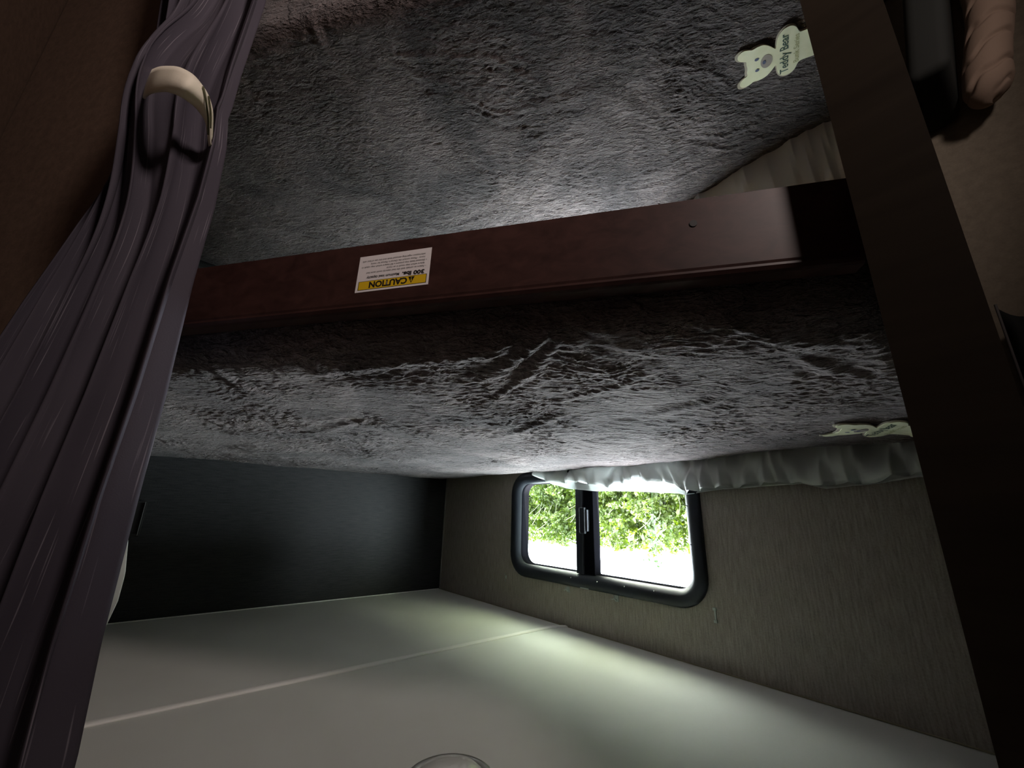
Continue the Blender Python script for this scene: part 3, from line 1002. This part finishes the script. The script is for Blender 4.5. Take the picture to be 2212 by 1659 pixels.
# ------------------------------------------------------------------ things past the post on the left
gc = empty('seat_cushion', (-2.03, -.12, ZC - 1.3))
tag(gc, 'dark grey upholstered cushion standing upright beyond the bunk post', 'cushion')
bm = bmesh.new()
add_box(bm, (-2.085, -.20, ZC - 1.28), (-2.022, -.004, ZC - .84), .018, 4)
for v_ in bm.verts: v_.co.x += .15 * (v_.co.z - ZC + .85) + .036
from_bm('cover', bm, M['grey_cushion'], gc, True)
# wrinkled bolster leaning beside it
bo = empty('bolster', (-2.14, -.1, ZC - 1.28))
tag(bo, 'wrinkled taupe fabric bolster standing beside the grey cushion against the wall', 'bolster')
vs = []
bn = smooth_noise(256, 6, 91)
nb_, nr_ = 160, 72
for i in range(nb_):
    s = i / (nb_ - 1)
    z = -1.28 + .47 * s
    for j in range(nr_):
        a = 2 * math.pi * j / nr_
        r = .037 * min(1, math.sqrt(max(.0, 1 - ((s - .9) / .1) ** 2)) if s > .9 else 1)
        wr = math.sin(s * 58 + 2.6 * math.cos(a + s * 3) + 1.2 * float(sample(bn, np.array(s), np.array(j / nr_))))
        r *= 1 - .16 * (max(0, wr) ** 4)
        vs.append((-2.097 + .15 * (z + .85) + r * math.cos(a) + .006 * math.sin(s * 9), -.062 + r * math.sin(a), ZC + z + .004 * math.cos(a)))
fs = [(i * nr_ + j, i * nr_ + (j + 1) % nr_, (i + 1) * nr_ + (j + 1) % nr_, (i + 1) * nr_ + j) for i in range(nb_ - 1) for j in range(nr_)]
fs += [list(range(nr_))[::-1]]
mesh('cover', vs, fs, M['bolster'], bo, True)
# platform both stand on
o = box('bench', (-2.9, -.42, .001), (-1.984, -.002, ZC - 1.282), M['post'], None, .004)
tag(o, 'low dark wooden bench under the cushion and bolster beyond the post', 'bench')

# dark valance hanging beyond the post
va = empty('window_valance', (-2.3, -.03, ZC + .2))
tag(va, 'dark fabric valance with a ruffled hem hanging on the tan wall beyond the post', 'valance')
vx = np.linspace(-2.005, -2.75, 180)
vv = []
zb = np.interp(-vx, [2.005, 2.015, 2.024, 2.032, 2.05, 2.08, 2.2, 2.75], [-.395, -.375, -.365, -.366, -.36, -.385, -.38, -.38]) 
for k, x in enumerate(vx):
    for s in np.linspace(0, 1, 24):
        z = .36 * (1 - s) + zb[k] * s
        y = -.030 - .012 * math.sin(x * 130 + 1.3 * math.sin(s * 3)) * (.3 + .7 * s)
        vv.append((x, y, ZC + z))
vf = [(i * 24 + j, i * 24 + j + 1, (i + 1) * 24 + j + 1, (i + 1) * 24 + j) for i in range(179) for j in range(23)]
o = mesh('fabric', vv, vf, M['dark_valance'], va, True)
sol = o.modifiers.new('thickness', 'SOLIDIFY'); sol.thickness = .002
tube('thin_edge_line', [(-2.0045, -.048, ZC - .395), (-2.005, -.049, ZC - .2), (-2.006, -.049, ZC + .1), (-2.006, -.048, ZC + .35)], .0022, M['edge_grey'], va)  # thin grey line down the valance edge next to the post

# ------------------------------------------------------------------ outdoors
GZ = -.75
def ground_mat(name, c0, c1, sc_):
    g = bpy.data.materials.new(name); g.use_nodes = True
    lk(g, ramp(g, noise(g, coords(g), sc_, 4), [(.3, c0), (.7, c1)]), bsdf(g).inputs['Base Color'])
    bsdf(g).inputs['Roughness'].default_value = .9
    return g
tag(mesh('ground', [(-14, .05, GZ), (16, .05, GZ), (16, 18, GZ), (-14, 18, GZ)], [(0, 1, 2, 3)],
         ground_mat('lawn', (.06, .07, .045), (.09, .10, .06), 30)), kind='structure')
tag(box('bounce_pad', (-.3, .06, GZ + .001), (15, 2.7, GZ + .03), ground_mat('pale_bounce', (.74, .76, .68), (.84, .86, .78), 12)), kind='structure')  # unseen pale slab added to bounce sunlight up onto the ceiling

def leaf_mat(name, c0, c1, tr=.45):
    m = bpy.data.materials.new(name); m.use_nodes = True
    b_ = bsdf(m)
    c = ramp(m, noise(m, coords(m), 7, 5, .7), [(.32, c0), (.68, c1)])
    lk(m, c, b_.inputs['Base Color']); b_.inputs['Roughness'].default_value = .5
    t = nd(m, 'ShaderNodeBsdfTranslucent'); lk(m, c, t.inputs['Color'])
    x = nd(m, 'ShaderNodeMixShader'); x.inputs[0].default_value = tr
    lk(m, b_.outputs[0], x.inputs[1]); lk(m, t.outputs[0], x.inputs[2])
    lk(m, x.outputs[0], m.node_tree.nodes['Material Output'].inputs['Surface'])
    return m
LEAF = leaf_mat('yellow_green_leaves', (.024, .045, .0012), (.034, .054, .0015))
BACK = leaf_mat('deep_green_growth', (.022, .038, .004), (.030, .046, .005), .2)

def leaves_mesh(name, C, size, mt, parent=None, droop=.5, seed=1):
    """each leaf a small folded diamond of four corners and a raised midrib"""
    r = np.random.default_rng(seed)
    n = len(C)
    d = r.standard_normal((n, 3)); d[:, 2] += droop
    d /= np.linalg.norm(d, axis=1)[:, None]
    e = r.standard_normal((n, 3)); e -= (e * d).sum(1)[:, None] * d
    e /= np.linalg.norm(e, axis=1)[:, None]
    nn = np.cross(d, e)
    L = (size * r.uniform(.6, 1.25, n))[:, None]
    v0 = C - d * L * .5; v1 = C + e * L * .26 + nn * L * .06; v2 = C + d * L * .5; v3 = C - e * L * .26 + nn * L * .06
    V = np.stack([v0, v1, v2, v3], 1).reshape(-1, 3)
    k = np.arange(n) * 4
    Ff = np.concatenate([np.stack([k, k + 1, k + 2], 1), np.stack([k, k + 2, k + 3], 1)])
    me = bpy.data.meshes.new(name)
    me.vertices.add(len(V)); me.vertices.foreach_set('co', V.ravel())
    me.loops.add(Ff.size); me.loops.foreach_set('vertex_index', Ff.ravel())
    me.polygons.add(len(Ff)); me.polygons.foreach_set('loop_start', np.arange(0, Ff.size, 3))
    me.polygons.foreach_set('loop_total', np.full(len(Ff), 3))
    me.update(calc_edges=True)
    return link(name, me, mt, parent)

he = empty('hedge', (1.5, 3.2, GZ))
tag(he, 'sunlit yellow-green hedge outside the window', 'hedge', kind='stuff')
r = RNG
tn = smooth_noise(256, 22, 3)
def hedge_top(x):
    return ZC + .37 + .045 * sample(tn, x / 6.0, x * 0 + .3) + .03 * sample(tn, x / 1.7, x * 0 + .7) - .12 * np.clip((x - .2) * -1, 0, 1)
n = 60000
hx = r.uniform(-1.5, 5.0, n); hz = r.uniform(0, 1, n)
tz = hedge_top(hx)
hzz = tz - (tz - (ZC - .6)) * hz ** 1.15
hy = 2.95 + .28 * sample(tn, hx / 3, hzz / 3) + r.exponential(.10, n)
leaves_mesh('foliage', np.stack([hx, hy, hzz], 1), .055, LEAF, he, .6, 2)
n = 26000
hx = r.uniform(-6, 9, n); hzz = r.uniform(GZ, ZC + .3, n); hy = 3.1 + r.uniform(-.15, .4, n)
leaves_mesh('foliage', np.stack([hx, hy, hzz], 1), .13, LEAF, he, .6, 3)
bm = bmesh.new()
add_box(bm, (-6, 3.45, GZ), (9, 4.3, ZC + .22))
from_bm('inner_growth', bm, BACK, he)
# pale dry twigs in front of the leaves
twm = mat('pale_twig_bark', (.05, .055, .03), .9)
for k in range(26):
    x = r.uniform(.1, 3.2); z = ZC + r.uniform(-.25, .22); a = r.uniform(-.9, .9); L = r.uniform(.12, .4)
    p = [(x, 2.88, z), (x + .5 * L * math.sin(a), 2.83, z + .5 * L * math.cos(a) * .8), (x + L * math.sin(a + .3), 2.82, z + L * math.cos(a + .2) * .8)]
    tube('twig', p, .0025, twm, he)

# one taller shoot in front, rising against the sky
sh = empty('leafy_shoot', (.42, 2.2, ZC - .3))
tag(sh, 'thin leafy shoot rising above the hedge against the bright sky outside the window', 'shoot')
sx = .03; sy = 2.0
pts = [(sx + .02, sy, GZ), (sx, sy, ZC - .2), (sx + .012, sy, ZC + .05), (sx - .004, sy, ZC + .2), (sx + .004, sy, ZC + .31), (sx - .002, sy, ZC + .385)]
tube('stem', pts, .003, mat('green_stem', (.008, .016, .004), .9, spec=.1), sh)
cs = []
for k in range(170):
    z = r.uniform(.0, .39)
    w = .018 + .05 * math.exp(-((z - .31) / .05) ** 2) + .03 * math.exp(-((z - .1) / .08) ** 2)
    cs.append((sx + r.normal(0, w), sy + r.normal(0, w), ZC + z))
leaves_mesh('leaf_cluster', np.array(cs), .036, leaf_mat('shoot_leaves', (.005, .015, .003), (.012, .030, .005), .35), sh, .4, 9)['kind'] = 'stuff'
